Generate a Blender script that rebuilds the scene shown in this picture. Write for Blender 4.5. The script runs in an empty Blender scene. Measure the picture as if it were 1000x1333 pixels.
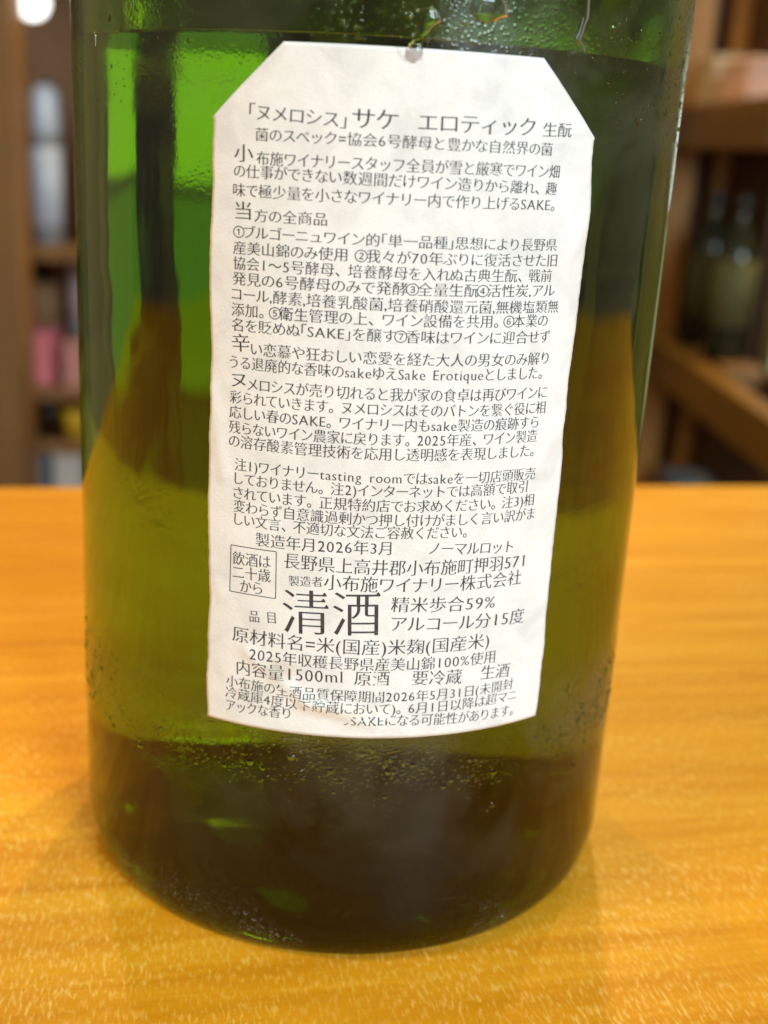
import bpy, bmesh, math, random
import numpy as np
from mathutils import Vector, Matrix
random.seed(7); rng = np.random.default_rng(7)
S = bpy.context.scene; COL = S.collection
R_ = math.radians
# ------------------------------------------------------------------ camera
CAM = Vector((0.0, -0.21908, 0.13399))
FW = Vector((0.02247046, 0.95407279, -0.29873097))
RT = Vector((0.99849434, -0.00646057, 0.05447299))
UP = Vector((-0.05004123, 0.29950522, 0.95278145))
FPX = 1517.74                                   # focal length in pixels of the 1000 x 1333 photograph
cd = bpy.data.cameras.new('camera'); cam = bpy.data.objects.new('camera', cd); COL.objects.link(cam)
cam.matrix_world = Matrix((( RT.x, UP.x, -FW.x, CAM.x), (RT.y, UP.y, -FW.y, CAM.y), (RT.z, UP.z, -FW.z, CAM.z), (0, 0, 0, 1)))
cd.sensor_fit = 'VERTICAL'; cd.sensor_height = 24.0; cd.lens = FPX * 24.0 / 1333.0
cd.clip_start = 0.01; cd.clip_end = 60
cd.dof.use_dof = True; cd.dof.focus_distance = 0.176; cd.dof.aperture_fstop = cd.lens / 3.0
S.camera = cam
# ------------------------------------------------------------------ world and lamps
w = bpy.data.worlds.new('World'); S.world = w; w.use_nodes = True
bg = w.node_tree.nodes['Background']; bg.inputs[0].default_value = (1.0, 0.84, 0.66, 1); bg.inputs[1].default_value = 0.20

def look(o, target):
    o.rotation_euler = (Vector(target) - o.location).to_track_quat('-Z', 'Y').to_euler()
def area(name, loc, target, sx, sy, power, col):
    l = bpy.data.lights.new(name, 'AREA'); l.shape = 'RECTANGLE'; l.size = sx; l.size_y = sy; l.energy = power; l.color = col
    o = bpy.data.objects.new(name, l); COL.objects.link(o); o.location = loc; look(o, target); return o
area('ceiling_lamp_back', (0.30, 2.1, 1.75), (0, 0, 0), 0.10, 0.10, 22.0, (1.0, 0.74, 0.36))
area('ceiling_lamp_back_right', (1.10, 2.05, 1.75), (0, 0, 0), 0.09, 0.09, 42.0, (1.0, 0.74, 0.36))
area('ceiling_lamp_back_left', (-0.80, 2.0, 1.75), (0, 0, 0), 0.09, 0.09, 12.0, (1.0, 0.74, 0.36))
area('daylight_behind_viewer', (1.50, -2.4, 1.50), (0, 0, 0.10), 1.1, 1.4, 112.0, (0.74, 0.92, 1.0))
area('ceiling_lamp_front_left', (-0.9, -0.6, 1.3), (0, 0, 0.05), 0.4, 0.4, 9.0, (1.0, 0.82, 0.52))
S.view_settings.view_transform = 'Standard'; S.view_settings.look = 'None'; S.view_settings.gamma = 1; S.view_settings.exposure = 0.15
cy = S.cycles
cy.max_bounces = 16; cy.transmission_bounces = 14; cy.glossy_bounces = 6; cy.diffuse_bounces = 4; cy.transparent_max_bounces = 8
cy.caustics_reflective = True; cy.caustics_refractive = True; cy.sample_clamp_indirect = 4.0; cy.blur_glossy = 0.3
cy.use_denoising = True

# ------------------------------------------------------------------ helpers
def tag(o, label=None, cat=None, group=None, kind=None):
    if label: o['label'] = label
    if cat: o['category'] = cat
    if group: o['group'] = group
    if kind: o['kind'] = kind
    return o
def link(name, me, mat=None, parent=None):
    o = bpy.data.objects.new(name, me); COL.objects.link(o)
    if mat is not None and len(me.materials) == 0: me.materials.append(mat)
    if parent is not None: o.parent = parent
    return o
def empty(name, loc=(0, 0, 0), rz=0):
    o = bpy.data.objects.new(name, None); COL.objects.link(o); o.location = loc; o.rotation_euler = (0, 0, rz); o.empty_display_size = 0.02
    return o
def mesh(name, v, f, smooth=False):
    me = bpy.data.meshes.new(name); me.from_pydata([tuple(map(float, p)) for p in v], [], [tuple(map(int, q)) for q in f]); me.update()
    if smooth: me.polygons.foreach_set('use_smooth', [True] * len(me.polygons))
    return me
def box_mesh(name, x0, x1, y0, y1, z0, z1, bev=0.0):
    bm = bmesh.new(); bmesh.ops.create_cube(bm, size=1)
    for v in bm.verts:
        v.co = Vector((x0 + (v.co.x + .5) * (x1 - x0), y0 + (v.co.y + .5) * (y1 - y0), z0 + (v.co.z + .5) * (z1 - z0)))
    if bev: bmesh.ops.bevel(bm, geom=bm.edges[:], offset=bev, segments=2, affect='EDGES', profile=.5)
    me = bpy.data.meshes.new(name); bm.to_mesh(me); bm.free(); return me
def lathe(name, prof, n=64, smooth=True, closed_ends=True, flip=False):
    v = []; f = []; rings = []
    for r, z in prof:
        if r < 1e-7: rings.append([len(v)]); v.append((0, 0, z))
        else:
            rings.append(list(range(len(v), len(v) + n)))
            v += [(r * math.sin(2 * math.pi * k / n), -r * math.cos(2 * math.pi * k / n), z) for k in range(n)]
    for a, b in zip(rings, rings[1:]):
        for k in range(n):
            k2 = (k + 1) % n
            if len(a) == 1 and len(b) == 1: continue
            if len(a) == 1: q = (a[0], b[k2], b[k])
            elif len(b) == 1: q = (a[k], a[k2], b[0])
            else: q = (a[k], a[k2], b[k2], b[k])
            f.append(q[::-1] if flip else q)
    return mesh(name, v, f, smooth)

class N:      # tiny node helper
    def __init__(s, name):
        s.m = bpy.data.materials.new(name); s.m.use_nodes = True; s.t = s.m.node_tree; s.t.nodes.clear()
        s.out = s.t.nodes.new('ShaderNodeOutputMaterial')
    def n(s, typ, **kw):
        nd = s.t.nodes.new(typ)
        for k, v in kw.items():
            if k.startswith('_'): setattr(nd, k[1:], v)
            else:
                inp = nd.inputs[int(k[1:])] if k[0] == 'i' and k[1:].isdigit() else nd.inputs[k.replace('__', ' ')]
                s.set(inp, v)
        return nd
    def set(s, inp, v):
        if isinstance(v, bpy.types.NodeSocket): s.t.links.new(v, inp)
        elif isinstance(v, bpy.types.Node): s.t.links.new(v.outputs[0], inp)
        else: inp.default_value = v
    def math(s, op, a, b=0.0, c=0.0, clamp=False):
        nd = s.t.nodes.new('ShaderNodeMath'); nd.operation = op; nd.use_clamp = clamp
        for i, x in enumerate((a, b, c)): s.set(nd.inputs[i], x)
        return nd.outputs[0]
    def ramp(s, fac, pts, interp='LINEAR'):
        nd = s.t.nodes.new('ShaderNodeValToRGB'); s.set(nd.inputs[0], fac); cr = nd.color_ramp; cr.interpolation = interp
        while len(cr.elements) < len(pts): cr.elements.new(0.5)
        for e, (p, c) in zip(cr.elements, pts):
            e.position = p; e.color = (c, c, c, 1) if isinstance(c, (int, float)) else (*c, 1)
        return nd.outputs[0]
    def mix(s, fac, a, b, blend='MIX'):
        nd = s.t.nodes.new('ShaderNodeMix'); nd.data_type = 'RGBA'; nd.blend_type = blend
        s.set(nd.inputs[0], fac); s.set(nd.inputs[6], a if not isinstance(a, tuple) else (*a, 1)); s.set(nd.inputs[7], b if not isinstance(b, tuple) else (*b, 1))
        return nd.outputs[2]
    def noise(s, vec, scale, detail=3, rough=.5, dist=0.0):
        return s.n('ShaderNodeTexNoise', Vector=vec, Scale=scale, Detail=detail, Roughness=rough, Distortion=dist).outputs[0]
    def mapping(s, vec, scale=(1, 1, 1), rot=(0, 0, 0), loc=(0, 0, 0)):
        return s.n('ShaderNodeMapping', Vector=vec, Scale=scale, Rotation=rot, Location=loc).outputs[0]
    def obj(s): return s.n('ShaderNodeTexCoord').outputs['Object']
    def bump(s, h, dist, strength=1.0):
        return s.n('ShaderNodeBump', Height=h, Distance=dist, Strength=strength).outputs[0]
    def bsdf(s, **kw):
        nd = s.n('ShaderNodeBsdfPrincipled', **kw); s.t.links.new(nd.outputs[0], s.out.inputs[0]); return nd

def C4(c): return (*c, 1)
def plain(name, col, rough=.5, var=.12, sc=30, spec=.5, metal=0.0):
    k = N(name); o = k.obj(); n = k.noise(o, sc, 4, .6)
    c = k.mix(n, tuple(x * (1 - var) for x in col), tuple(min(1, x * (1 + var)) for x in col))
    k.bsdf(Base__Color=c, Roughness=rough, Metallic=metal, Normal=k.bump(n, .0006, .4))
    return k.m
def wood(name, dark, light, axis='z', rough=.5, sc=18):
    k = N(name); st = {'x': (.12, 1, 1), 'y': (1, .12, 1), 'z': (1, 1, .12)}[axis]
    v = k.mapping(k.obj(), st); n = k.noise(v, sc, 5, .6, .6); n2 = k.noise(v, sc * 7, 3, .6)
    m = k.math('ADD', k.math('MULTIPLY', n, .75), k.math('MULTIPLY', n2, .25))
    k.bsdf(Base__Color=k.ramp(m, [(.36, dark), (.64, light)]), Roughness=rough, Normal=k.bump(m, .0008, .5))
    return k.m

# ------------------------------------------------------------------ materials of the counter
def counter_material():
    k = N('varnished_wood'); o = k.obj()
    v = k.mapping(o, (1.0, 9.0, 1.0)); v2 = k.mapping(o, (4.0, 60.0, 1.0))
    warp = k.noise(o, 9, 3, .5)
    big = k.noise(k.mapping(o, (2.6, 44.0, 1.0)), 1.8, 7, .66, .7)
    fine = k.noise(v2, 4.0, 4, .6, .4)
    g = k.math('ADD', k.math('MULTIPLY', big, .72), k.math('MULTIPLY', fine, .28))
    col = k.ramp(g, [(.30, (.54, .195, .005)), (.46, (.68, .275, .008)), (.60, (.79, .36, .017)), (.76, (.86, .44, .035))])
    # short ray flecks that run across the grain
    fl = k.noise(k.mapping(o, (1500, 420, 1), (0, 0, .05)), 1.0, 2, .5, .3)
    patch = k.noise(k.mapping(o, (30, 60, 1)), 1.0, 3, .5)
    flm = k.math('MULTIPLY', k.ramp(fl, [(.50, 0.0), (.72, 1.0)]), k.ramp(patch, [(.35, .25), (.62, 1.0)]))
    col = k.mix(k.math('MULTIPLY', flm, .75), col, (.90, .58, .14))
    h = k.math('ADD', k.math('MULTIPLY', fine, .3), k.math('MULTIPLY', fl, .55))
    k.bsdf(Base__Color=col, Roughness=k.ramp(fl, [(.3, .46), (.7, .30)]), Normal=k.bump(h, .00022, .8), Specular__IOR__Level=.08)
    return k.m
M_COUNTER = counter_material()

# ------------------------------------------------------------------ setting
floor = link('shop_floor', mesh('shop_floor', [(-6, -4, -.9), (7, -4, -.9), (7, 6, -.9), (-6, 6, -.9)], [(0, 1, 2, 3)]), plain('brown_floor', (.13, .075, .04), .45))
tag(floor, kind='structure')
wall = link('shop_back_wall', box_mesh('shop_back_wall', -6, 7, 4.50, 4.60, -.9, 2.6), plain('brown_wall', (.20, .115, .06), .8, .3, 3))
tag(wall, kind='structure')

# counter: its back edge runs 10.7 degrees off the view axis
CE = math.atan2(0.279294 - 0.218296, 0.18197 + 0.13971)
ct = empty('wooden_counter', (-0.139710, 0.218296, 0), CE)
tag(ct, 'orange varnished wooden counter top under the green bottle, with fine streaky grain', 'counter')
bm = bmesh.new(); bmesh.ops.create_cube(bm, size=1)
for v in bm.verts: v.co = Vector((-.75 + (v.co.x + .5) * 1.75, -.62 + (v.co.y + .5) * .62, -.032 + (v.co.z + .5) * .032))
bmesh.ops.bevel(bm, geom=[e for e in bm.edges if abs(e.verts[0].co.z) < 1e-5 and abs(e.verts[1].co.z) < 1e-5], offset=.003, segments=3, affect='EDGES')
me = bpy.data.meshes.new('counter_top'); bm.to_mesh(me); bm.free()
link('counter_top', me, M_COUNTER, ct)
M_APRON = wood('apron_wood', (.22, .09, .02), (.40, .19, .05), 'x')
link('front_panel', box_mesh('front_panel', -.72, .97, -.05, -.03, -.9, -.0325), M_APRON, ct)

# ------------------------------------------------------------------ bottle
RB = 0.0525
bottle = empty('green_bottle')
tag(bottle, 'large wet green glass sake bottle with a white paper back label full of Japanese print', 'bottle')
LIQ = 0.1482
outer = [(0, .0060), (.016, .0056), (.030, .0042), (.0400, .0018), (.0450, .0004), (.0478, .0), (.0490, .0004)]
for a in range(1, 9):
    t = a / 8 * math.pi / 2; outer.append((.0490 + .0035 * math.sin(t), .0004 + .0095 * (1 - math.cos(t))))
for z in np.linspace(.016, .225, 54): outer.append((RB, float(z)))
for a in range(1, 13):
    t = a / 12; outer.append((RB - (RB - .0150) * (3 * t * t - 2 * t ** 3), .225 + .075 * t))
outer += [(.0145, .345), (.0145, .362), (.0168, .364), (.0168, .374), (.0145, .376)]
TH = .0030
inner_r = RB - TH
inner = [(0, .0080), (.018, .0070), (.032, .0048), (.0450, .0026)]
for a in range(1, 9):
    t = a / 8 * math.pi / 2; inner.append((.0450 + (inner_r - .0450) * math.sin(t), .0026 + .0045 * (1 - math.cos(t))))
ncut = len(inner)
body_in = [(inner_r, float(z)) for z in np.linspace(.0082, LIQ, 44)]
wet = inner + body_in
dry = [(inner_r, LIQ)] + [(inner_r, float(z)) for z in np.linspace(LIQ + .003, .225, 20)]
for a in range(1, 13):
    t = a / 12; dry.append((inner_r - (inner_r - .0105) * (3 * t * t - 2 * t ** 3), .225 + .0745 * t))
dry += [(.0105, .376), (.0145, .376)]

def glass_mat(name, ior, tint, rough_hi=0.0, relief=True):
    k = N(name); o = k.obj()
    if relief:
        sep = k.n('ShaderNodeSeparateXYZ', Vector=o); z = sep.outputs[2]
        ang = k.math('ARCTAN2', sep.outputs[0], k.math('MULTIPLY', sep.outputs[1], -1.0))
        uv = k.n('ShaderNodeCombineXYZ', X=k.math('MULTIPLY', ang, RB), Y=z, Z=0.0).outputs[0]
        wob = k.noise(k.mapping(uv, (1, .45, 1)), 70, 2, .5)                       # hand-blown unevenness
        # trails of water: smooth ridges that exist in patches only
        tr = k.noise(k.mapping(uv, (1, 1.9, 1), (0, 0, -.45)), 190, 4, .62, 1.6)
        patch = k.noise(uv, 34, 2, .5, .6)
        band = k.math('MULTIPLY', k.ramp(z, [(.050, 0.0), (.060, 1.0), (.072, 1.0), (.086, 0.0)]), k.ramp(patch, [(.52, 0.0), (.68, 1.0)]))
        trails = k.math('MULTIPLY', k.ramp(tr, [(.44, 0.0), (.50, 1.0), (.56, 0.0)]), band)
        mistn = k.noise(uv, 40, 5, .6, .4)
        mz = k.math('ADD', k.ramp(z, [(.120, 0.0), (.142, 1.0)]), k.ramp(z, [(.012, 0.0), (.032, .7), (.044, 1.0), (.052, 0.0)]))
        front = k.ramp(k.math('MULTIPLY_ADD', ang, .25, .5), [(.30, 0.0), (.48, 1.0)])
        mist = k.math('MULTIPLY', k.math('MULTIPLY', k.ramp(mistn, [(.42, 0.0), (.58, 1.0)]), mz), k.math('MULTIPLY_ADD', front, .8, .2))
        beads = k.n('ShaderNodeTexVoronoi', Vector=uv, Scale=1500).outputs[0]
        bh = k.math('MULTIPLY', k.ramp(beads, [(.10, 1.0), (.5, 0.0)]), mist)
        h = k.math('ADD', k.math('MULTIPLY', wob, .22), k.math('ADD', k.math('MULTIPLY', trails, .035), k.math('MULTIPLY', bh, .036)))
        nrm = k.bump(h, .001, 1.0)
        rough = k.math('MULTIPLY_ADD', mist, .22, .045)
        scuff = k.noise(uv, 1900, 3, .7, .8); spatch = k.noise(uv, 55, 3, .6, .5)
        scuffs = k.math('MULTIPLY', k.math('MULTIPLY', k.ramp(scuff, [(.56, 0.0), (.64, 1.0)]), k.ramp(spatch, [(.50, 0.0), (.62, 1.0)])), k.ramp(z, [(.001, .4), (.004, 1.0), (.009, .8), (.013, 0.0)]))
        # pale veil: condensation film, and a reflected haze near the base put into colour
        tintc = k.mix(k.ramp(z, [(.0003, 0.0), (.0035, 1.0)]), (.030, .030, .003), tint)   # thick glass at the foot is nearly opaque
        b = k.n('ShaderNodeBsdfPrincipled', Base__Color=tintc, Roughness=rough, IOR=ior, Transmission__Weight=1.0, Normal=nrm)
        d = k.n('ShaderNodeBsdfDiffuse', Color=(.66, .64, .52, 1))
        film = k.noise(k.mapping(uv, (1, .4, 1)), 28, 3, .5)
        veil = k.math('MAXIMUM', k.math('MULTIPLY_ADD', mist, .042, k.math('MULTIPLY', k.ramp(film, [(.35, .2), (.65, 1.0)]), .004)), k.math('MULTIPLY', scuffs, .24))
        mx = k.n('ShaderNodeMixShader', i0=veil, i1=b.outputs[0], i2=d.outputs[0])
        k.t.links.new(mx.outputs[0], k.out.inputs[0])
    else:
        k.bsdf(Base__Color=C4(tint), Roughness=rough_hi, IOR=ior, Transmission__Weight=1.0)
    return k.m
M_GLASS = glass_mat('wet_green_glass', 1.5, (.108, .265, .0008))
M_GLASS_IN = glass_mat('inner_green_glass', 1.5, (1, 1, 1), 0, False)
M_LIQ_WALL = glass_mat('sake_against_glass', 1.345 / 1.5, (1, 1, 1), 0, False)
M_THICK = glass_mat('thick_dark_base_glass', 1.345 / 1.5, (.004, .005, .001), 0, False)
M_LIQ_TOP = glass_mat('sake_surface', 1.345, (1, 1, 1), 0, False)

g_out = lathe('glass_wall', outer, 256)
gb = link('glass_wall', g_out, M_GLASS, bottle)
# inner wall above the sake, open to the air in the bottle (normals into the cavity)
link('inner_glass_wall', lathe('inner_glass_wall', dry, 192, flip=True), M_GLASS_IN, bottle)
# the sake fills the inner wall up to the level; its skin is the sake-glass interface
lq = lathe('sake', wet, 192)
liq = link('sake', lq, M_LIQ_WALL, bottle); lq.materials.append(M_THICK)
for pl in lq.polygons:
    if pl.center.z < .0040 or math.hypot(pl.center.x, pl.center.y) < .045: pl.material_index = 1
top = [(inner_r, LIQ), (inner_r - .0008, LIQ - .00015), (inner_r - .003, LIQ - .0003), (0, LIQ - .0003)]
link('sake_surface', lathe('sake_surface', top, 192), M_LIQ_TOP, liq)

# ------------------------------------------------------------------ paper label
LU0, LV0, LG = 0.00509789, 0.09532906, 0.00210009
LW, LH, CX, CY = 0.05756288, 0.10277392, 0.01063855, 0.01001469
def relief(u, v):
    """height in metres of the paper over the glass, from creases and soaking"""
    u = np.asarray(u, float); v = np.asarray(v, float); h = np.zeros_like(u)
    # worn crease low on the label, from (-.018,-.036) to (.002,-.049)
    for (ax, ay, bx, by, wd, am) in ((-.0215, -.0385, -.0120, -.0455, .0011, .00032), (-.0120, -.0455, -.0010, -.0487, .0012, .00038),
                                     (-.0042, -.0360, .0002, -.0470, .0010, .00016), (.0235, -.0085, .0287, .0010, .0011, .00018), (.0265, .0250, .0287, .0310, .0012, .00025),
                                     (-.0287, .0030, -.0262, -.0100, .0012, .00018), (-.0287, -.0250, -.0262, -.0300, .0014, .00016)):
        dx, dy = bx - ax, by - ay; L2 = dx * dx + dy * dy
        t = np.clip(((u - ax) * dx + (v - ay) * dy) / L2, 0, 1)
        d = np.hypot(u - ax - t * dx, v - ay - t * dy); h += am * np.exp(-(d / wd) ** 2)
    h += .000018 * (np.sin(u * 900 + 3 * np.sin(v * 310)) * np.sin(v * 760 + 2 * np.sin(u * 420)))
    return h
BASE = .00012
def wrap(u, v, off=0.0):
    u = np.asarray(u, float); v = np.asarray(v, float)
    r = RB + BASE + relief(u, v) + off
    uu = LU0 + u * math.cos(LG) - v * math.sin(LG); vv = LV0 + u * math.sin(LG) + v * math.cos(LG)
    t = uu / RB
    return np.stack([r * np.sin(t), -r * np.cos(t), vv], -1)
NU, NV = 110, 190
hw, hh = LW / 2, LH / 2
def side(v):                      # half width at height v, cut corners at the top, slightly wavy edges
    base = hw
    if v > hh - CY: base = hw - CX * (v - (hh - CY)) / CY
    return base
def wav(v, s): return .00017 * math.sin(v * 190 + s) + .00009 * math.sin(v * 470 + 2 * s + 2 * math.sin(v * 150)) + .000035 * math.sin(v * 1900 + 5 * s + 3 * math.sin(v * 310)) + .00002 * math.sin(v * 5200 + s)
V = []; UVs = []
vs = sorted(set(list(np.linspace(-hh, hh, NV)) + [hh - CY]))
for v in vs:
    amp = 1.0 if v < hh - CY else .2
    a, b = -side(v) + amp * wav(v, .7), side(v) + amp * wav(v, 3.1)
    # side bulge of the right edge seen in the photograph
    b += .0004 * math.exp(-((v - .030) / .006) ** 2) - .0005 * math.exp(-((v + .001) / .007) ** 2)
    for i in range(NU + 1):
        s = i / NU; V.append((a + (b - a) * s, v))
V = np.array(V); P = wrap(V[:, 0], V[:, 1]); nrow = NU + 1; nr = len(vs)
Pb = wrap(V[:, 0], V[:, 1], -.00011)
F = []; n0 = len(P)
for j in range(nr - 1):
    for i in range(NU):
        a = j * nrow + i; F.append((a, a + 1, a + nrow + 1, a + nrow)); F.append((n0 + a, n0 + a + nrow, n0 + a + nrow + 1, n0 + a + 1))
for i in range(NU):
    F.append((i + 1, i, n0 + i, n0 + i + 1)); k_ = (nr - 1) * nrow + i; F.append((k_, k_ + 1, n0 + k_ + 1, n0 + k_))
for j in range(nr - 1):
    a = j * nrow; F.append((a, a + nrow, n0 + a + nrow, n0 + a)); b = a + NU; F.append((b + nrow, b, n0 + b, n0 + b + nrow))
lm = mesh('paper_label', np.vstack([P, Pb]), F, True)
uvl = lm.uv_layers.new(name='label_plane')
allv = np.vstack([V, V]) * 10.0
idx = np.empty(len(lm.loops), int); lm.loops.foreach_get('vertex_index', idx)
uvl.data.foreach_set('uv', allv[idx].ravel())

def paper_material():
    k = N('damp_white_paper'); uvn = k.n('ShaderNodeUVMap', _uv_map='label_plane').outputs[0]
    cloud = k.noise(uvn, 14, 5, .6, .4); fib = k.noise(k.mapping(uvn, (1, 1.6, 1), (0, 0, .5)), 150, 3, .65, 1.0); soft = k.noise(uvn, 3.5, 3, .5)
    c = k.ramp(cloud, [(.32, (.70, .70, .69)), (.50, (.81, .81, .80)), (.68, (.87, .87, .865))])
    c = k.mix(k.math('MULTIPLY', fib, .30), c, (.62, .61, .59))
    c = k.mix(k.ramp(soft, [(.50, 0.0), (.72, .35)]), c, (.70, .655, .58))
    sep = k.n('ShaderNodeSeparateXYZ', Vector=uvn); u = sep.outputs[0]; v = sep.outputs[1]
    def blob(cu, cv, ru, rv, soft0=.55, wob=.35):
        du = k.math('DIVIDE', k.math('SUBTRACT', u, cu * 10), ru * 10); dv = k.math('DIVIDE', k.math('SUBTRACT', v, cv * 10), rv * 10)
        d = k.math('SQRT', k.math('ADD', k.math('MULTIPLY', du, du), k.math('MULTIPLY', dv, dv)))
        d = k.math('ADD', d, k.math('MULTIPLY', k.math('SUBTRACT', cloud, .5), wob * 3))
        return d
    # ochre stain along the worn crease
    st = k.ramp(blob(-.0075, -.0472, .0085, .0016), [(.35, .95), (1.15, 0.0)])
    c = k.mix(k.math('MULTIPLY', st, .45), c, (.70, .56, .40))
    st2 = k.ramp(blob(-.0165, -.0405, .0035, .0024), [(.3, 1.0), (1.1, 0.0)])
    c = k.mix(k.math('MULTIPLY', st2, .5), c, (.60, .52, .40))
    st3 = k.ramp(blob(-.001, -.040, .0026, .0045), [(.3, 1.0), (1.1, 0.0)])
    c = k.mix(k.math('MULTIPLY', st3, .45), c, (.66, .64, .58))
    # soaked half ring at the top edge under the water drop
    ring = blob(-.0011, .0514, .0021, .0021, wob=.05)
    c = k.mix(k.math('MULTIPLY', k.ramp(ring, [(.60, .45), (.82, .95), (1.0, 0.0)]), .55), c, (.44, .47, .50))
    h = k.math('ADD', k.math('MULTIPLY', cloud, .5), k.math('MULTIPLY', fib, .5))
    k.bsdf(Base__Color=c, Roughness=.62, Normal=k.bump(h, .00016, .75), Specular__IOR__Level=.35)
    return k.m
label = link('paper_label', lm, paper_material(), bottle)

# ------------------------------------------------------------------ print on the label
def ray(x, y): return FW + RT * ((x - 500) / FPX) - UP * ((y - 666.5) / FPX)
def to_label(x, y):               # where the photograph's point lies on the paper, in metres from the label's centre
    d = ray(x, y); r = RB + BASE
    a = d.x ** 2 + d.y ** 2; b = 2 * (CAM.x * d.x + CAM.y * d.y); c = CAM.x ** 2 + CAM.y ** 2 - r * r
    t = (-b - math.sqrt(max(0, b * b - 4 * a * c))) / (2 * a); p = CAM + d * t
    uu = math.atan2(p.x, -p.y) * RB - LU0; vv = p.z - LV0
    return uu * math.cos(LG) + vv * math.sin(LG), -uu * math.sin(LG) + vv * math.cos(LG)

LINES = [
 ("「ヌメロシス」", 325, 145, 451, 157, 24), ("サケ", 459, 153.5, 519, 157, 31), ("エロティック", 545, 159, 697, 166, 28), ("生酛", 707, 169, 744, 170, 21),
 ("菌のスペック=協会6号酵母と豊かな自然界の菌", 333, 175, 719, 195, 19.5),
 ("小", 305.5, 199, 330, 200, 26), ("布施ワイナリースタッフ全員が雪と厳寒でワイン畑", 334, 206, 728.5, 224, 20.5),
 ("の仕事ができない数週間だけワイン造りから離れ、趣", 305, 222, 725, 246, 20),
 ("味で極少量を小さなワイナリー内で作り上げるSAKE。", 304, 247, 722, 267, 20),
 ("当", 307, 274, 327, 275, 26), ("方の全商品", 331.5, 280.5, 426, 286, 19),
 ("①ブルゴーニュワイン的「単一品種」思想により長野県", 304, 301, 725, 319, 19),
 ("産美山錦のみ使用 ②我々が70年ぶりに復活させた旧", 304, 322, 725, 339, 19.5),
 ("協会1〜5号酵母、培養酵母を入れぬ古典生酛、戦前", 304, 342, 718, 359, 19.5),
 ("発見の6号酵母のみで発酵③全量生酛④活性炭,アル", 303, 362, 722, 378, 19.5),
 ("コール,酵素,培養乳酸菌,培養硝酸還元菌,無機塩類無", 302, 382, 727, 399, 19.5),
 ("添加。⑤衛生管理の上、ワイン設備を共用。⑥本業の", 302, 402.5, 713, 417, 19.5),
 ("名を貶めぬ「SAKE」を醸す⑦香味はワインに迎合せず", 302, 422, 716, 438, 19.5),
 ("辛", 302, 446, 325, 447, 26), ("い恋慕や狂おしい恋愛を経た大人の男女のみ解り", 327, 454, 714, 466, 19.5),
 ("うる退廃的な香味のsakeゆえSake Erotiqueとしました。", 299.5, 470.5, 705.5, 485, 19.5),
 ("ヌ", 301.5, 494, 320, 495, 22), ("メロシスが売り切れると我が家の食卓は再びワインに", 322.5, 500, 712, 510, 19.5),
 ("彩られていきます。ヌメロシスはそのバトンを繋ぐ役に相", 299.5, 516, 710, 530, 19),
 ("応しい春のSAKE。ワイナリー内もsake製造の痕跡すら", 299, 535.5, 701, 549, 19),
 ("残らないワイン農家に戻ります。2025年産、ワイン製造", 298.5, 555, 699, 567, 19),
 ("の溶存酸素管理技術を応用し透明感を表現しました。", 298.5, 573, 695, 586, 19),
 ("注1)ワイナリーtasting roomではsakeを一切店頭販売", 306, 604, 696, 616, 18.5),
 ("しておりません。注2)インターネットでは高額で取引", 306, 622, 686.5, 633, 18.5),
 ("されています。正規特約店でお求めください。注3)相", 304.5, 640.5, 695, 650, 18.5),
 ("変わらず自意識過剰かつ押し付けがましく言い訳がま", 304.5, 658, 696, 668, 18.5),
 ("しい文言、不適切な文法ご容赦ください。", 305.5, 675, 608, 692, 18.5),
 ("製造年月2026年3月", 333, 702, 509.5, 714, 20), ("ノーマルロット", 559, 714, 668, 711, 19),
 ("長野県上高井郡小布施町押羽571", 370, 729.5, 683.5, 729, 22.5),
 ("製造者", 376, 756, 420, 757.5, 15), ("小布施ワイナリー株式会社", 422, 757.5, 678.5, 751, 22.5),
 ("飲酒は", 303, 726, 352.5, 732, 19), ("二十歳", 303, 744, 352.5, 750, 19), ("から", 313, 762.5, 341.5, 766.5, 19),
 ("清酒", 368, 796, 495, 800, 64),
 ("精米歩合59%", 509.5, 787, 644.5, 783, 22), ("アルコール分15度", 509.5, 812, 682, 801, 22),
 ("品 目", 325, 802, 359, 804.5, 17),
 ("原材料名=米(国産)米麹(国産米)", 303, 824.5, 637, 833, 22.5),
 ("2025年収穫長野県産美山錦100%使用", 326, 850, 644.5, 854, 19),
 ("内容量1500ml", 308.5, 868, 447, 881, 22), ("原酒", 461.5, 883, 507, 883.5, 21), ("要冷蔵", 536.5, 883, 601.5, 880.5, 21), ("生酒", 626, 876, 663, 872, 20),
 ("小布施の生酒品質保障期間2026年5月31日(未開封", 295, 885, 667.5, 889.5, 17),
 ("冷蔵庫4度以下貯蔵において)。6月1日以降は超マニ", 294, 900, 672.5, 903.5, 17),
 ("アックな香り", 295, 917, 378, 929, 17), ("のSAKE", 440, 937, 499, 937.5, 17), ("になる可能性があります。", 502, 937.5, 668, 923.5, 17),
]
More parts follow.
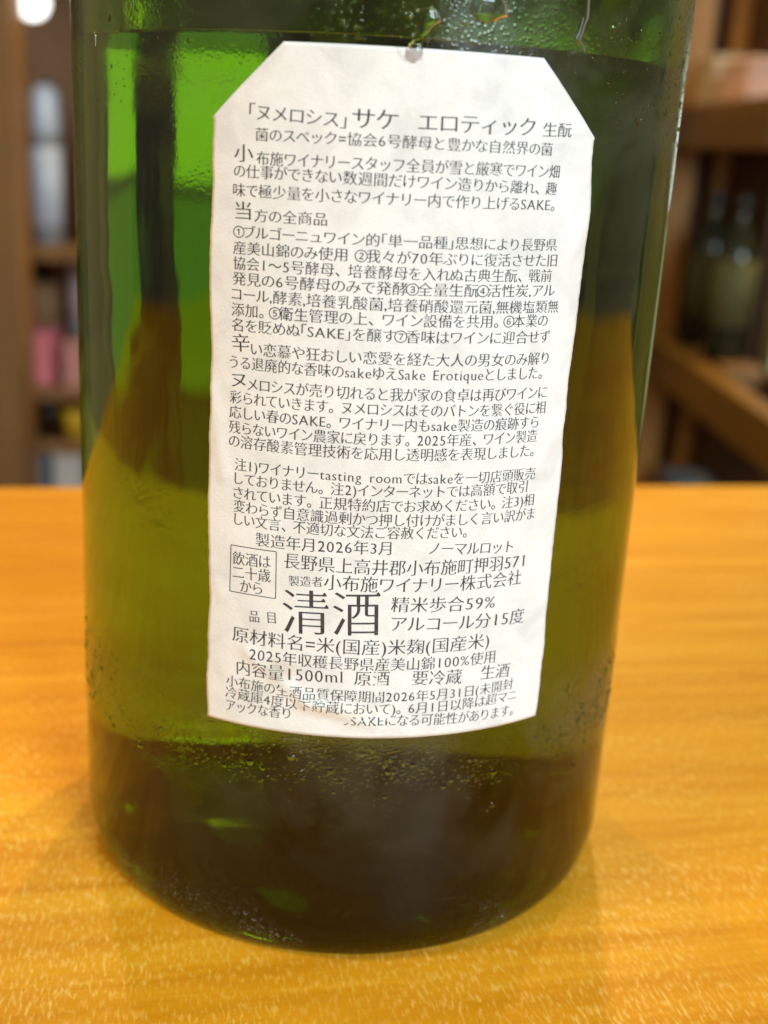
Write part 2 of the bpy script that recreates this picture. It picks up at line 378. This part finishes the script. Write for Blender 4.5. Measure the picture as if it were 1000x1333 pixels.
# glyph outlines from Blender's own built-in font, with the horizontals thinned so that they read as a Mincho face
uniq = sorted(set(''.join(t[0] for t in LINES)) - {' '})
fc = bpy.data.curves.new('glyphs', 'FONT'); fc.body = '\n'.join('口' + c for c in uniq); fc.space_line = 3.0; fc.size = 1.0
fo = bpy.data.objects.new('glyphs', fc); COL.objects.link(fo)
bpy.context.view_layer.update(); bpy.ops.object.select_all(action='DESELECT'); fo.select_set(True); bpy.context.view_layer.objects.active = fo
bpy.ops.object.convert(target='CURVE'); fo = bpy.context.view_layer.objects.active
rowsp = {}
def flat(sp, n):
    pts = list(sp.bezier_points); out = []
    for a, b in zip(pts, pts[1:] + pts[:1]):
        p0, p1, p2, p3 = (np.array(q[:2]) for q in (a.co, a.handle_right, b.handle_left, b.co))
        straight = abs(np.cross(p1 - p0, p3 - p0)) + abs(np.cross(p2 - p0, p3 - p0)) < 1e-5
        m = 1 if straight else n
        for i in range(m):
            t = i / m; out.append((1 - t) ** 3 * p0 + 3 * t * (1 - t) ** 2 * p1 + 3 * t * t * (1 - t) * p2 + t ** 3 * p3)
    q = [out[0]]
    for p in out[1:]:
        if np.hypot(*(p - q[-1])) > 1e-4: q.append(p)
    return np.array(q)
import warnings; warnings.filterwarnings('ignore')
def sarea(p): return .5 * float((p[:, 0] * np.roll(p[:, 1], -1) - p[:, 1] * np.roll(p[:, 0], -1)).sum())
def mincho(p, cjk, k=.015):
    """thin horizontal strokes, add the small triangle at their right end (or a slab serif on Latin stems)"""
    n = len(p); e = np.roll(p, -1, 0) - p; L = np.hypot(e[:, 0], e[:, 1]) + 1e-9
    ny = -e[:, 0] / L; wgt = np.minimum(L, .2)
    q = p.copy(); pv = np.roll(ny, 1)
    pick = np.where(np.abs(pv) > np.abs(ny), pv, ny)
    q[:, 1] -= k * pick * np.abs(pick) ** .5
    out = []
    for i in range(n):
        j = (i + 1) % n; a, b = q[i], q[j]; out.append(a)
        if cjk and abs(p[j][0] - p[i][0]) < .004 and .03 < p[j][1] - p[i][1] < .095 and ny[i - 1] < -.9 and ny[j] > .9 and L[i - 1] > .10 and L[j] > .10:
            # right end of a horizontal bar: outline goes up here
            out.append(np.array([b[0], b[1]])); out.append(np.array([b[0] - .035, b[1] + .052])); out.append(np.array([b[0] - .085, b[1] + .002]))
        if not cjk and abs(p[j][1] - p[i][1]) < .004 and .05 < abs(p[j][0] - p[i][0]) < .12 and abs(ny[i - 1]) < .25 and abs(ny[j]) < .25 and L[i - 1] > .15 and L[j] > .15:
            sg = np.sign(p[j][0] - p[i][0]); s_ = .055 * sg; t_ = .03 * (1 if ny[i] < 0 else -1)
            out += [np.array([a[0], a[1] + t_]), np.array([a[0] - s_, a[1] + t_]), np.array([a[0] - s_, a[1]]), np.array([b[0] + s_, b[1]]), np.array([b[0] + s_, b[1] + t_]), np.array([b[0], b[1] + t_])][1:5] if False else \
                   [np.array([a[0] - s_, a[1]]), np.array([b[0] + s_, b[1]]), np.array([b[0] + s_, b[1] + t_])]
    return np.array(out)
glyph = {c: [] for c in uniq}
for sp in fo.data.splines:
    ymn = min(b.co.y for b in sp.bezier_points); row = int(round((.3 - ymn) / 3.0 - .1)) if False else int(math.floor((1.2 - ymn) / 3.0))
    c = uniq[row]
    if max(b.co.x for b in sp.bezier_points) < .98: continue
    p = flat(sp, 5 if c in '清酒' else 3); p[:, 0] -= 1.0; p[:, 1] += 3.0 * row
    glyph[c].append(p)
bpy.data.objects.remove(fo)
def kind_of(c):
    o = ord(c)
    if o < 0x250: return 'latin'
    if 0x3041 <= o <= 0x30FF: return 'kana'
    return 'kanji'
GM = {}
def fill(polys):
    cu = bpy.data.curves.new('g', 'CURVE'); cu.dimensions = '2D'; cu.fill_mode = 'BOTH'
    for q in polys:
        sp = cu.splines.new('POLY'); sp.points.add(len(q) - 1)
        sp.points.foreach_set('co', np.c_[q * 50, np.zeros(len(q)), np.ones(len(q))].astype(np.float32).ravel()); sp.use_cyclic_u = True
    o = bpy.data.objects.new('g', cu); COL.objects.link(o); dg = bpy.context.evaluated_depsgraph_get()
    me = bpy.data.meshes.new_from_object(o.evaluated_get(dg)); bpy.data.objects.remove(o); bpy.data.curves.remove(cu)
    v = np.array([x.co[:2] for x in me.vertices]) / 50 if len(me.vertices) else np.zeros((0, 2)); f = [tuple(pl.vertices) for pl in me.polygons]
    ar = sum(abs(sarea(v[list(q)])) for q in f); bpy.data.meshes.remove(me)
    return v, f, ar
BAD = []
def build_glyph(c):
    if c in GM: return GM[c]
    tries = [lambda p: mincho(p, kind_of(c) != 'latin'), lambda p: mincho(p, False, .012), lambda p: p]
    if c in '①②③④⑤⑥⑦、。,=〜': tries = tries[2:]
    for ti, fn in enumerate(tries):
        polys = [fn(p) for p in glyph[c]]; want = sum(sarea(q) for q in polys)
        v, f, ar = fill(polys)
        if want > 0 and abs(ar - want) < .04 * want: break
        BAD.append((c, ti, round(ar / want, 2)))
    xs = [x for q in polys for x in q[:, 0]]
    if kind_of(c) == 'latin' and ti < 2 and len(v):        # slab serifs at the ends of upright stems
        v = list(map(tuple, v)); f = list(f)
        for p in polys:
            n_ = len(p)
            for i in range(n_):
                a_, b_ = p[i], p[(i + 1) % n_]; pa, nb = p[i - 1], p[(i + 2) % n_]
                if abs(a_[1] - b_[1]) < .006 and .05 < abs(a_[0] - b_[0]) < .13 and abs(a_[0] - pa[0]) < .3 * abs(a_[1] - pa[1]) and abs(nb[0] - b_[0]) < .3 * abs(nb[1] - b_[1]) and abs(a_[1] - pa[1]) > .15:
                    up_ = 1 if pa[1] > a_[1] else -1; xl, xr = min(a_[0], b_[0]) - .06, max(a_[0], b_[0]) + .06; y0_ = a_[1]; y1_ = y0_ + .032 * up_
                    if c == '1' and up_ < 0: continue
                    m_ = len(v); v += [(xl, y0_), (xr, y0_), (xr, y1_), (xl, y1_)]; f.append((m_, m_ + 1, m_ + 2, m_ + 3) if up_ > 0 else (m_ + 3, m_ + 2, m_ + 1, m_))
                    xs += [xl, xr]
        v = np.array(v)
    x0, x1 = min(xs), max(xs); kd = kind_of(c)
    if c.isdigit(): lead, adv = .28 - (x0 + x1) / 2, .56
    elif kd == 'latin': lead, adv = .045 - x0, (x1 - x0) + .09
    elif c in '「': lead, adv = .10 - x0, .46
    elif c in '」': lead, adv = .02 - x0, .46
    elif c in '、。': lead, adv = 0.0, .86
    elif kd == 'kana': lead, adv = -.04, .92
    else: lead, adv = 0.0, 1.0
    GM[c] = (v, f, lead, adv, x0, x1); return GM[c]
M_INK = None
def ink_material():
    k = N('grey_black_ink'); o = k.obj(); n = k.noise(o, 2600, 2, .6)
    k.bsdf(Base__Color=k.ramp(n, [(.35, (.022, .020, .024)), (.75, (.080, .075, .080))]), Roughness=.6)
    return k.m
M_INK = ink_material()
def worn(u, v):      # where the print has been rubbed off the paper
    h = math.sin(u * 2900 + 2 * math.sin(v * 2300)) * math.sin(v * 3100 + math.sin(u * 1700))
    for cu, cv, ru, rv, th in ((-.0150, -.0428, .0013, .0013, .8), (-.0082, -.0482, .0040, .0010, .95), (-.0008, -.0420, .0012, .0026, .62), (.0005, -.0475, .0012, .0008, .6)):
        d = math.hypot((u - cu) / ru, (v - cv) / rv)
        if d + .35 * h < th: return True
    return False
for txt, xa, ya, xb, yb, em in LINES:
    ua, va = to_label(xa, ya); ub, vb = to_label(xb, yb)
    # size of the em square in metres: measured at the middle of the line
    mx, my = (xa + xb) / 2, (ya + yb) / 2; e1 = to_label(mx, my - em / 2); e2 = to_label(mx, my + em / 2); emm = math.hypot(e1[0] - e2[0], e1[1] - e2[1])
    pen = 0.0; parts = []; lo = hi = None
    for c in txt:
        if c == ' ': pen += .5; continue
        v, f, lead, adv, x0, x1 = build_glyph(c)
        parts.append((v + np.array([pen + lead, 0]), f)); a_, b_ = pen + lead + x0, pen + lead + x1
        lo = a_ if lo is None else min(lo, a_); hi = b_ if hi is None else max(hi, b_); pen += adv
    A = np.array([ua, va]); B = np.array([ub, vb]); dr = B - A; L = np.hypot(*dr); dr = dr / L; up = np.array([-dr[1], dr[0]])
    sx = L / (hi - lo); VV = []; FF = []; n = 0
    for v, f in parts:
        uvp = A + np.outer((v[:, 0] - lo) * sx, dr) + np.outer((v[:, 1] - .36) * emm, up)
        if len(uvp):
            cen = uvp.mean(0)
            if abs(cen[0] + .008) < .02 and cen[1] < -.03:
                f = [q for q in f if not worn(*uvp[list(q)].mean(0))]
        VV.append(uvp); FF += [tuple(x + n for x in q) for q in f]; n += len(v)
    VV = np.vstack(VV); pm = mesh('printed_text', np.c_[VV, np.zeros(len(VV))] * 100, FF)
    bm = bmesh.new(); bm.from_mesh(pm)
    for it in range(4):          # long faces are split so that they bend round the bottle
        es = [e for e in bm.edges if abs(e.verts[0].co.x - e.verts[1].co.x) > .13]
        if not es: break
        bmesh.ops.subdivide_edges(bm, edges=es, cuts=1, use_grid_fill=False)
    bmesh.ops.triangulate(bm, faces=bm.faces[:]); cs = np.array([v.co[:2] for v in bm.verts]) / 100
    for v, p in zip(bm.verts, wrap(cs[:, 0], cs[:, 1], .00005)): v.co = Vector(p)
    bm.to_mesh(pm); bm.free()
    link('printed_text', pm, M_INK, label)

# thin frame round the age notice
fr = [to_label(*q) for q in ((301, 709), (360, 718), (359, 779), (299.5, 769))]
bx = []; bf = []
for a, b in zip(fr, fr[1:] + fr[:1]):
    a, b = np.array(a), np.array(b); d = (b - a) / np.hypot(*(b - a)); nn = np.array([-d[1], d[0]]) * .00006
    st = len(bx); K = 12
    for i in range(K + 1):
        p = a + (b - a) * i / K; bx += [p - nn, p + nn]
    bf += [(st + 2 * i, st + 2 * i + 2, st + 2 * i + 3, st + 2 * i + 1) for i in range(K)]
bx = np.array(bx); link('printed_frame', mesh('printed_frame', wrap(bx[:, 0], bx[:, 1], .00005), bf), M_INK, label)

# ------------------------------------------------------------------ condensation on the glass
def water_mat():
    k = N('clear_water'); k.bsdf(Base__Color=(1, 1, 1, 1), Roughness=.0, IOR=1.33, Transmission__Weight=1.0); return k.m
M_WATER = water_mat()
def drop_template(nr_, ns):
    v = [(0, 0, 1)]; f = []
    for i in range(1, nr_ + 1):
        t = i / nr_ * math.pi / 2
        v += [(math.sin(t) * math.cos(2 * math.pi * k / ns), math.sin(t) * math.sin(2 * math.pi * k / ns), math.cos(t)) for k in range(ns)]
    for k in range(ns): f.append((0, 1 + k, 1 + (k + 1) % ns))
    for i in range(nr_ - 1):
        for k in range(ns):
            a = 1 + i * ns + k; b = 1 + i * ns + (k + 1) % ns; f.append((a, a + ns, b + ns, b))
    return np.array(v), np.array([q if len(q) == 4 else q + (q[2],) for q in f])
def in_label(s, z):
    u = s - LU0; v = z - LV0
    return abs(v) < hh + .0004 and abs(u) < side(min(v, hh)) + .0005
def droplets(name, items, tmpl, sink=.0):
    tv, tf = tmpl; VV = []; FF = []; n = 0
    for s, z, ru, rv, h in items:
        t = s / RB; c, s_ = math.cos(t), math.sin(t)
        r = RB - .00003 + tv[:, 2] * h; a = t + tv[:, 0] * ru / RB
        VV.append(np.stack([r * np.sin(a), -r * np.cos(a), z + tv[:, 1] * rv], -1)); FF += [tuple(dict.fromkeys(q)) for q in (tf + n).tolist()]; n += len(tv)
    me = mesh(name, np.vstack(VV), FF, True); o = link(name, me, M_WATER, bottle); return o
T1 = drop_template(2, 6); T2 = drop_template(4, 12)
fine_i = []
def clump(s, z): return math.sin(s * 310 + 2 * math.sin(z * 190)) * math.sin(z * 420 + 2.2 * math.sin(s * 150)) * .5 + .5
tries = 0
while len(fine_i) < 4300 and tries < 60000:
    tries += 1
    s = random.uniform(-.070, .070)
    if random.random() < .62: z = random.gauss(.0400, .0046)
    else: z = random.gauss(.148, .0055)
    if z > .160 or z < .006: continue
    if z > .1 and s < -.010 and random.random() < .85: continue
    if in_label(s, z) or random.random() > clump(s, z) ** 1.3 + .06: continue
    r = random.uniform(.00008, .00027) * (1.0 if random.random() < .93 else random.uniform(1.7, 2.8))
    fine_i.append((s, z, r, r * random.uniform(.8, 1.2), r * random.uniform(.35, .55)))
tag(droplets('condensation_bead', fine_i, T1), kind='stuff')

# larger single drops and runs
def run(name, pts, thick=.45):
    """a run of water: a ridge swept over pts = (s, z, half width)"""
    V_, F_ = [], []; K = 8
    dense = []
    for (a, b) in zip(pts, pts[1:]):
        for i in range(5): t = i / 5; t2 = t * t * (3 - 2 * t); dense.append((a[0] + (b[0] - a[0]) * t2, a[1] + (b[1] - a[1]) * t, a[2] + (b[2] - a[2]) * t2))
    dense.append(pts[-1])
    for s, z, wd in dense:
        for k in range(K + 1):
            x = -1 + 2 * k / K; h = wd * thick * math.sqrt(max(0, 1 - x * x)) - .00004
            r = RB + h + (BASE + .00004 if in_label(s, z) else 0); a = (s + x * wd) / RB; V_.append((r * math.sin(a), -r * math.cos(a), z))
    for j in range(len(dense) - 1):
        for k in range(K): a = j * (K + 1) + k; F_.append((a, a + 1, a + K + 2, a + K + 1))
    return link(name, mesh(name, V_, F_, True), M_WATER, bottle)
def px_run(name, q, thick=.45):
    out = []
    for x, y, wpx in q:
        u, v = to_label(x, y); s = LU0 + u * math.cos(LG) - v * math.sin(LG); z = LV0 + u * math.sin(LG) + v * math.cos(LG)
        out.append((s, z, wpx * .000118))
    return run(name, out, thick)
px_run('water_run', [(562, 8, 2), (556, 14, 14), (558, 26, 15), (552, 38, 8), (545, 50, 6), (541, 60, 8), (539, 66, 10), (538, 76, 10), (538, 82, 3)], .38)
px_run('water_run', [(636, -16, 10), (638, 2, 22), (637, 18, 24), (634, 27, 12), (632, 31, 2)], .25)
px_run('water_run', [(765, -10, 6), (763, 20, 6), (757, 40, 5), (752, 52, 6), (760, 62, 4), (762, 70, 2)], .5)
px_run('water_run', [(533, 14, 2), (533, 20, 5), (533, 26, 2)], .5)
px_run('water_run', [(604, 24, 2), (605, 29, 5), (605, 34, 2)], .5)
px_run('water_run', [(122, 40, 1), (124, 48, 3), (124, 56, 2), (123, 60, 1)], .5)

exec_background = True
# ------------------------------------------------------------------ background: shelving behind the counter
W_LIGHT = wood('shelf_pine', (.17, .082, .024), (.30, .155, .05), 'z', .55)
W_BEAM = wood('shelf_beam_pine', (.13, .058, .003), (.21, .100, .006), 'y', .5)
W_POST = wood('rack_post_pine', (.28, .13, .024), (.44, .22, .05), 'z', .55)
W_DARK = wood('dark_stained_wood', (.05, .022, .010), (.11, .05, .02), 'x', .5)
def bottle_prof(r, h, neck=.28, nr=.28):
    b = h * (1 - neck); return [(0, 0), (r * .9, 0), (r, .006), (r, b * .86), (r * .93, b * .93), (r * (nr + .25), b + (h - b) * .28), (r * nr, b + (h - b) * .5), (r * nr, h * .93), (r * nr * 1.2, h * .935), (r * nr * 1.2, h), (0, h)]
def shelf_bottle(loc, r, h, gm, lm_, cm, label_txt, cat='bottle', lab=(.18, .5), group=None, rz=0.0):
    t = empty('shelf_bottle', loc, rz); tag(t, label_txt, cat, group)
    link('bottle_body', lathe('bottle_body', bottle_prof(r, h)[:-3], 32), gm, t)
    if lm_ is not None:
        link('bottle_label', lathe('bottle_label', [(r, h * lab[0] - .0005), (r + .0012, h * lab[0]), (r + .0012, h * lab[1]), (r, h * lab[1] + .0005)], 32), lm_, t)
    nr_ = r * .28
    link('cap', lathe('cap', [(nr_, h * .90), (nr_ * 1.3, h * .90), (nr_ * 1.3, h * .995), (nr_ * 1.15, h), (0, h)], 24), cm, t)
    return t
def carton(loc, sx, sy, sz, m, label_txt, cat='carton', lid=None, group=None, rz=0, name='carton'):
    t = empty(name, loc, rz); tag(t, label_txt, cat, group)
    link('box_body', box_mesh('box_body', -sx / 2, sx / 2, -sy / 2, sy / 2, 0, sz * .86, .002), m, t)
    link('lid', box_mesh('lid', -sx / 2 - .0015, sx / 2 + .0015, -sy / 2 - .0015, sy / 2 + .0015, sz * .86, sz, .002), lid or m, t)
    return t

side = link('shop_side_wall', box_mesh('shop_side_wall', 1.62, 1.74, 1.2, 4.49, -.9, 2.6), plain('brown_side_wall', (.34, .27, .15), .8, .3, 3))
tag(side, kind='structure')
lw = link('shop_left_wall', box_mesh('shop_left_wall', -2.42, -2.30, .3, 4.49, -.9, 2.6), plain('cream_wall', (.50, .44, .30), .8, .15, 3))
tag(lw, kind='structure')
# shopfront window in the back wall, behind the rack
sw = empty('shop_window', (2.3, 4.49, -.06)); tag(sw, 'bright daylit shop window glimpsed only through the green bottle', 'window')
k_ = N('daylit_pane'); em = k_.n('ShaderNodeEmission', Color=(.84, 1.0, .88, 1), Strength=1.35); k_.t.links.new(em.outputs[0], k_.out.inputs[0]); M_DAY = k_.m
k_ = N('added_lower_pane'); em = k_.n('ShaderNodeEmission', Color=(.74, 1.0, .50, 1), Strength=.42); k_.t.links.new(em.outputs[0], k_.out.inputs[0]); M_LOW_GLOW = k_.m
def panes(root, xs, along='x'):
    for a, b in zip(xs, xs[1:]):
        bx_ = (a + .02, b - .02, -.012, -.004) if along == 'x' else (.004, .012, a + .02, b - .02)
        link('pane', box_mesh('pane', *bx_, .03, .54), M_DAY, root)
        link('lower_glow_pane', box_mesh('lower_glow_pane', *bx_, -.80, -.03), M_LOW_GLOW, root)  # dim glowing panes added to turn the bottle's middle green
    for a in xs:
        bx_ = (a - .02, a + .02, -.05, .005) if along == 'x' else (-.005, .05, a - .02, a + .02)
        link('mullion', box_mesh('mullion', *bx_, -.82, .58, .003), W_LIGHT, root)
panes(sw, [-1.85, -.78])
sd = empty('added_side_window', (1.615, 3.2, -.03)); sd.rotation_euler = (0, 0, math.pi); tag(sd, 'window added in the right side wall, unseen except as green brightness through the bottle', 'window')  # added light source for the green glow inside the bottle
panes(sd, [-1.15, .32], 'y')

# right-hand rack: its open side faces left, the far post stands beside the bottle
rk = empty('shelving_rack', (.57, 2.50, -.9)); tag(rk, 'pine shelving rack beyond the counter on the right, shelves receding to a far post', 'shelving rack')
def rk_box(name, x0, x1, y0, y1, z0, z1, m): link(name, box_mesh(name, x0 - .57, x1 - .57, y0 - 2.5, y1 - 2.5, z0 + .9, z1 + .9, .003), m, rk)
for x, y in ((.645, 2.50), (.728, 1.32), (.765, 2.50), (.765, 1.32)):
    rk_box('post', x, x + (.075 if x < .7 else .033), y, y + .09 if y > 2 else y + .03, -.899, 1.9, W_POST)
for z0, z1 in ((-.86, -.80), (-.330, -.245), (.165, .250), (1.15, 1.23)):
    rk_box('rail', .645, .690, 1.80 if z0 > 0 else 1.30, 2.499, z0, z1, W_BEAM)
    rk_box('shelf_board', .722, .798, 2.08, 2.58, z1 - .04, z1 - .006, W_LIGHT)
rk_box('back_panel', .802, .812, 2.20, 2.60, -.25, 1.9, W_DARK)
rk_box('back_panel', .802, .812, 1.95, 2.60, -.89, -.252, W_DARK)
rk_box('end_panel', .694, .800, 2.592, 2.61, -.89, 1.9, W_DARK)
G_DARK = plain('dark_bottle_glass', (.018, .022, .010), .12, .2, 20, .6)
P_CREAM = plain('cream_paper', (.80, .60, .36), .7); P_WHITE = plain('pale_blue_paper', (.70, .76, .88), .5); P_PINK = plain('pink_paper', (.85, .24, .28), .6)
P_YEL = plain('yellow_plastic', (.70, .42, .02), .5); P_BLUE = plain('slate_blue_card', (.16, .21, .27), .6); P_GREY = plain('grey_card', (.42, .40, .37), .6)
P_BROWN = plain('kraft_card', (.30, .16, .07), .7); P_OLIVE = plain('olive_label', (.085, .085, .025), .7); C_BLK = plain('black_cap', (.02, .02, .02), .4)
for y, d in ((2.40, 'farther dark bottle with an olive label inside the right-hand rack'), (2.20, 'nearer dark bottle with an olive label inside the right-hand rack')):
    shelf_bottle((.747, y, -.251), .044, .33, G_DARK, P_OLIVE, C_BLK, d, lab=(.22, .62))
carton((.746, 2.46, .244), .10, .17, .11, P_CREAM, 'cream carton on the upper shelf of the right-hand rack, next to the post')
carton((.746, 2.22, .244), .10, .18, .09, plain('dusty_pink_card', (.72, .44, .33), .7), 'dusty pink carton on the upper shelf of the right-hand rack')
carton((.746, 2.47, -.806), .10, .14, .24, P_BROWN, 'brown kraft carton on the lowest shelf of the right-hand rack')
carton((.746, 2.30, -.806), .10, .14, .27, P_BLUE, 'slate blue carton on the lowest shelf of the right-hand rack')
carton((.746, 2.12, -.806), .10, .15, .27, P_GREY, 'grey carton on the lowest shelf of the right-hand rack')

# back shelf seen left of the bottle
lk = empty('back_shelf', (-1.0, 2.50, -.9)); tag(lk, 'brown wooden back shelf holding bottles and boxes, left of the green bottle', 'shelf')
def lk_box(name, x0, x1, y0, y1, z0, z1, m): link(name, box_mesh(name, x0 + 1.0, x1 + 1.0, y0 - 2.5, y1 - 2.5, z0 + .9, z1 + .9, .003), m, lk)
for x in (-1.75, -.795, .05): lk_box('post', x, x + .085, 2.20, 2.28, -.899, 1.9, W_LIGHT)
for z in (-.675, -.525, -.405, -.105, .56): lk_box('shelf_board', -1.75, .135, 2.285, 2.70, z - .03, z, W_LIGHT)
lk_box('back_panel', -1.75, .135, 2.702, 2.72, -.89, 1.9, plain('brown_backing_board', (.24, .125, .06), .7, .3, 6))
G_PALE = plain('pale_reflection_blue', (.62, .70, .86), .22, .2, 9); P_MAUVE = plain('mauve_paper', (.50, .40, .44), .6); P_STEEL = plain('grey_wrap', (.25, .27, .30), .5)
t = shelf_bottle((-.694, 2.36, -.105), .031, .33, P_STEEL, G_PALE, C_BLK, 'slim bottle with pale blue painted reflections on body and neck on the back shelf by the post', lab=(.12, .60))  # pale blue sleeves put a window reflection into colour
link('neck_reflection', lathe('neck_reflection', [(.012, .205), (.027, .215), (.030, .24), (.029, .300), (.020, .318), (.010, .322)], 32), G_PALE, t)
shelf_bottle((-.600, 2.42, -.105), .040, .34, G_DARK, plain('tan_label', (.40, .20, .09), .6), C_BLK, 'dark bottle with a tan label on the back shelf, half behind the green bottle', lab=(.10, .55))
shelf_bottle((-.648, 2.46, -.405), .030, .28, P_STEEL, P_MAUVE, C_BLK, 'grey bottle with a mauve label on the shelf below the slim pale bottle', lab=(.45, .95))
shelf_bottle((-.745, 2.50, -.405), .036, .27, G_DARK, P_BROWN, C_BLK, 'dark bottle with a kraft brown label behind the pink box', lab=(.3, .75))
carton((-.728, 2.36, -.405), .088, .10, .115, P_PINK, 'pink box in the middle of the back shelf', cat='box')
carton((-.630, 2.34, -.405), .050, .09, .100, plain('faded_rose_card', (.55, .25, .22), .6), 'small faded rose box touching the edge of the green bottle, right of the pink box', cat='box')
for x, d in ((-.762, 'left yellow tub on the narrow shelf under the pink box'), (-.640, 'right yellow tub half hidden by the green bottle edge')):
    t = empty('yellow_tub', (x, 2.34, -.525)); tag(t, d, 'tub')
    link('tub', lathe('tub', [(0, 0), (.024, 0), (.030, .045), (.030, .050)], 28), P_YEL, t)
    link('lid', lathe('lid', [(.032, .048), (.032, .058), (.030, .061), (0, .061)], 28), P_YEL, t)
t = empty('glass_tumbler', (-.695, 2.33, -.525)); tag(t, 'small clear glass tumbler between the yellow tubs', 'glass')
k_ = N('clear_tumbler_glass'); k_.bsdf(Base__Color=(1, 1, 1, 1), Roughness=.02, IOR=1.45, Transmission__Weight=1.0)
link('bowl', lathe('bowl', [(0, .001), (.022, .001), (.028, .085), (.0262, .085), (.0205, .006), (0, .006)], 32), k_.m, t)
link('rim', lathe('rim', [(.0282, .0848), (.0286, .087), (.0262, .0870), (.0258, .0848)], 32), P_WHITE, t)
carton((-.823, 2.34, -.675), .075, .10, .13, P_GREY, 'light grey box at the far left of the lowest visible shelf', cat='box')
carton((-.735, 2.36, -.675), .060, .10, .115, P_STEEL, 'dark grey box between the two light boxes', cat='box')
carton((-.650, 2.34, -.675), .065, .10, .135, plain('off_white_card', (.55, .53, .49), .6), 'off-white box standing nearest the green bottle on the lowest visible shelf', cat='box')
t = empty('globe_lamp', (-.705, 2.33, .56 - .03)); tag(t, 'small white glowing globe lamp hanging under the top shelf', 'lamp')
k_ = N('lamp_glow'); em = k_.n('ShaderNodeEmission', Color=(1, .97, .92, 1), Strength=3.0); k_.t.links.new(em.outputs[0], k_.out.inputs[0])
link('bulb', lathe('bulb', [(0, -.190)] + [(.032 * math.sin(math.pi * a / 12), -.158 - .032 * math.cos(math.pi * a / 12)) for a in range(1, 12)] + [(0, -.126)], 28), k_.m, t)
link('cord', lathe('cord', [(.003, -.127), (.003, 0)], 8), C_BLK, t)
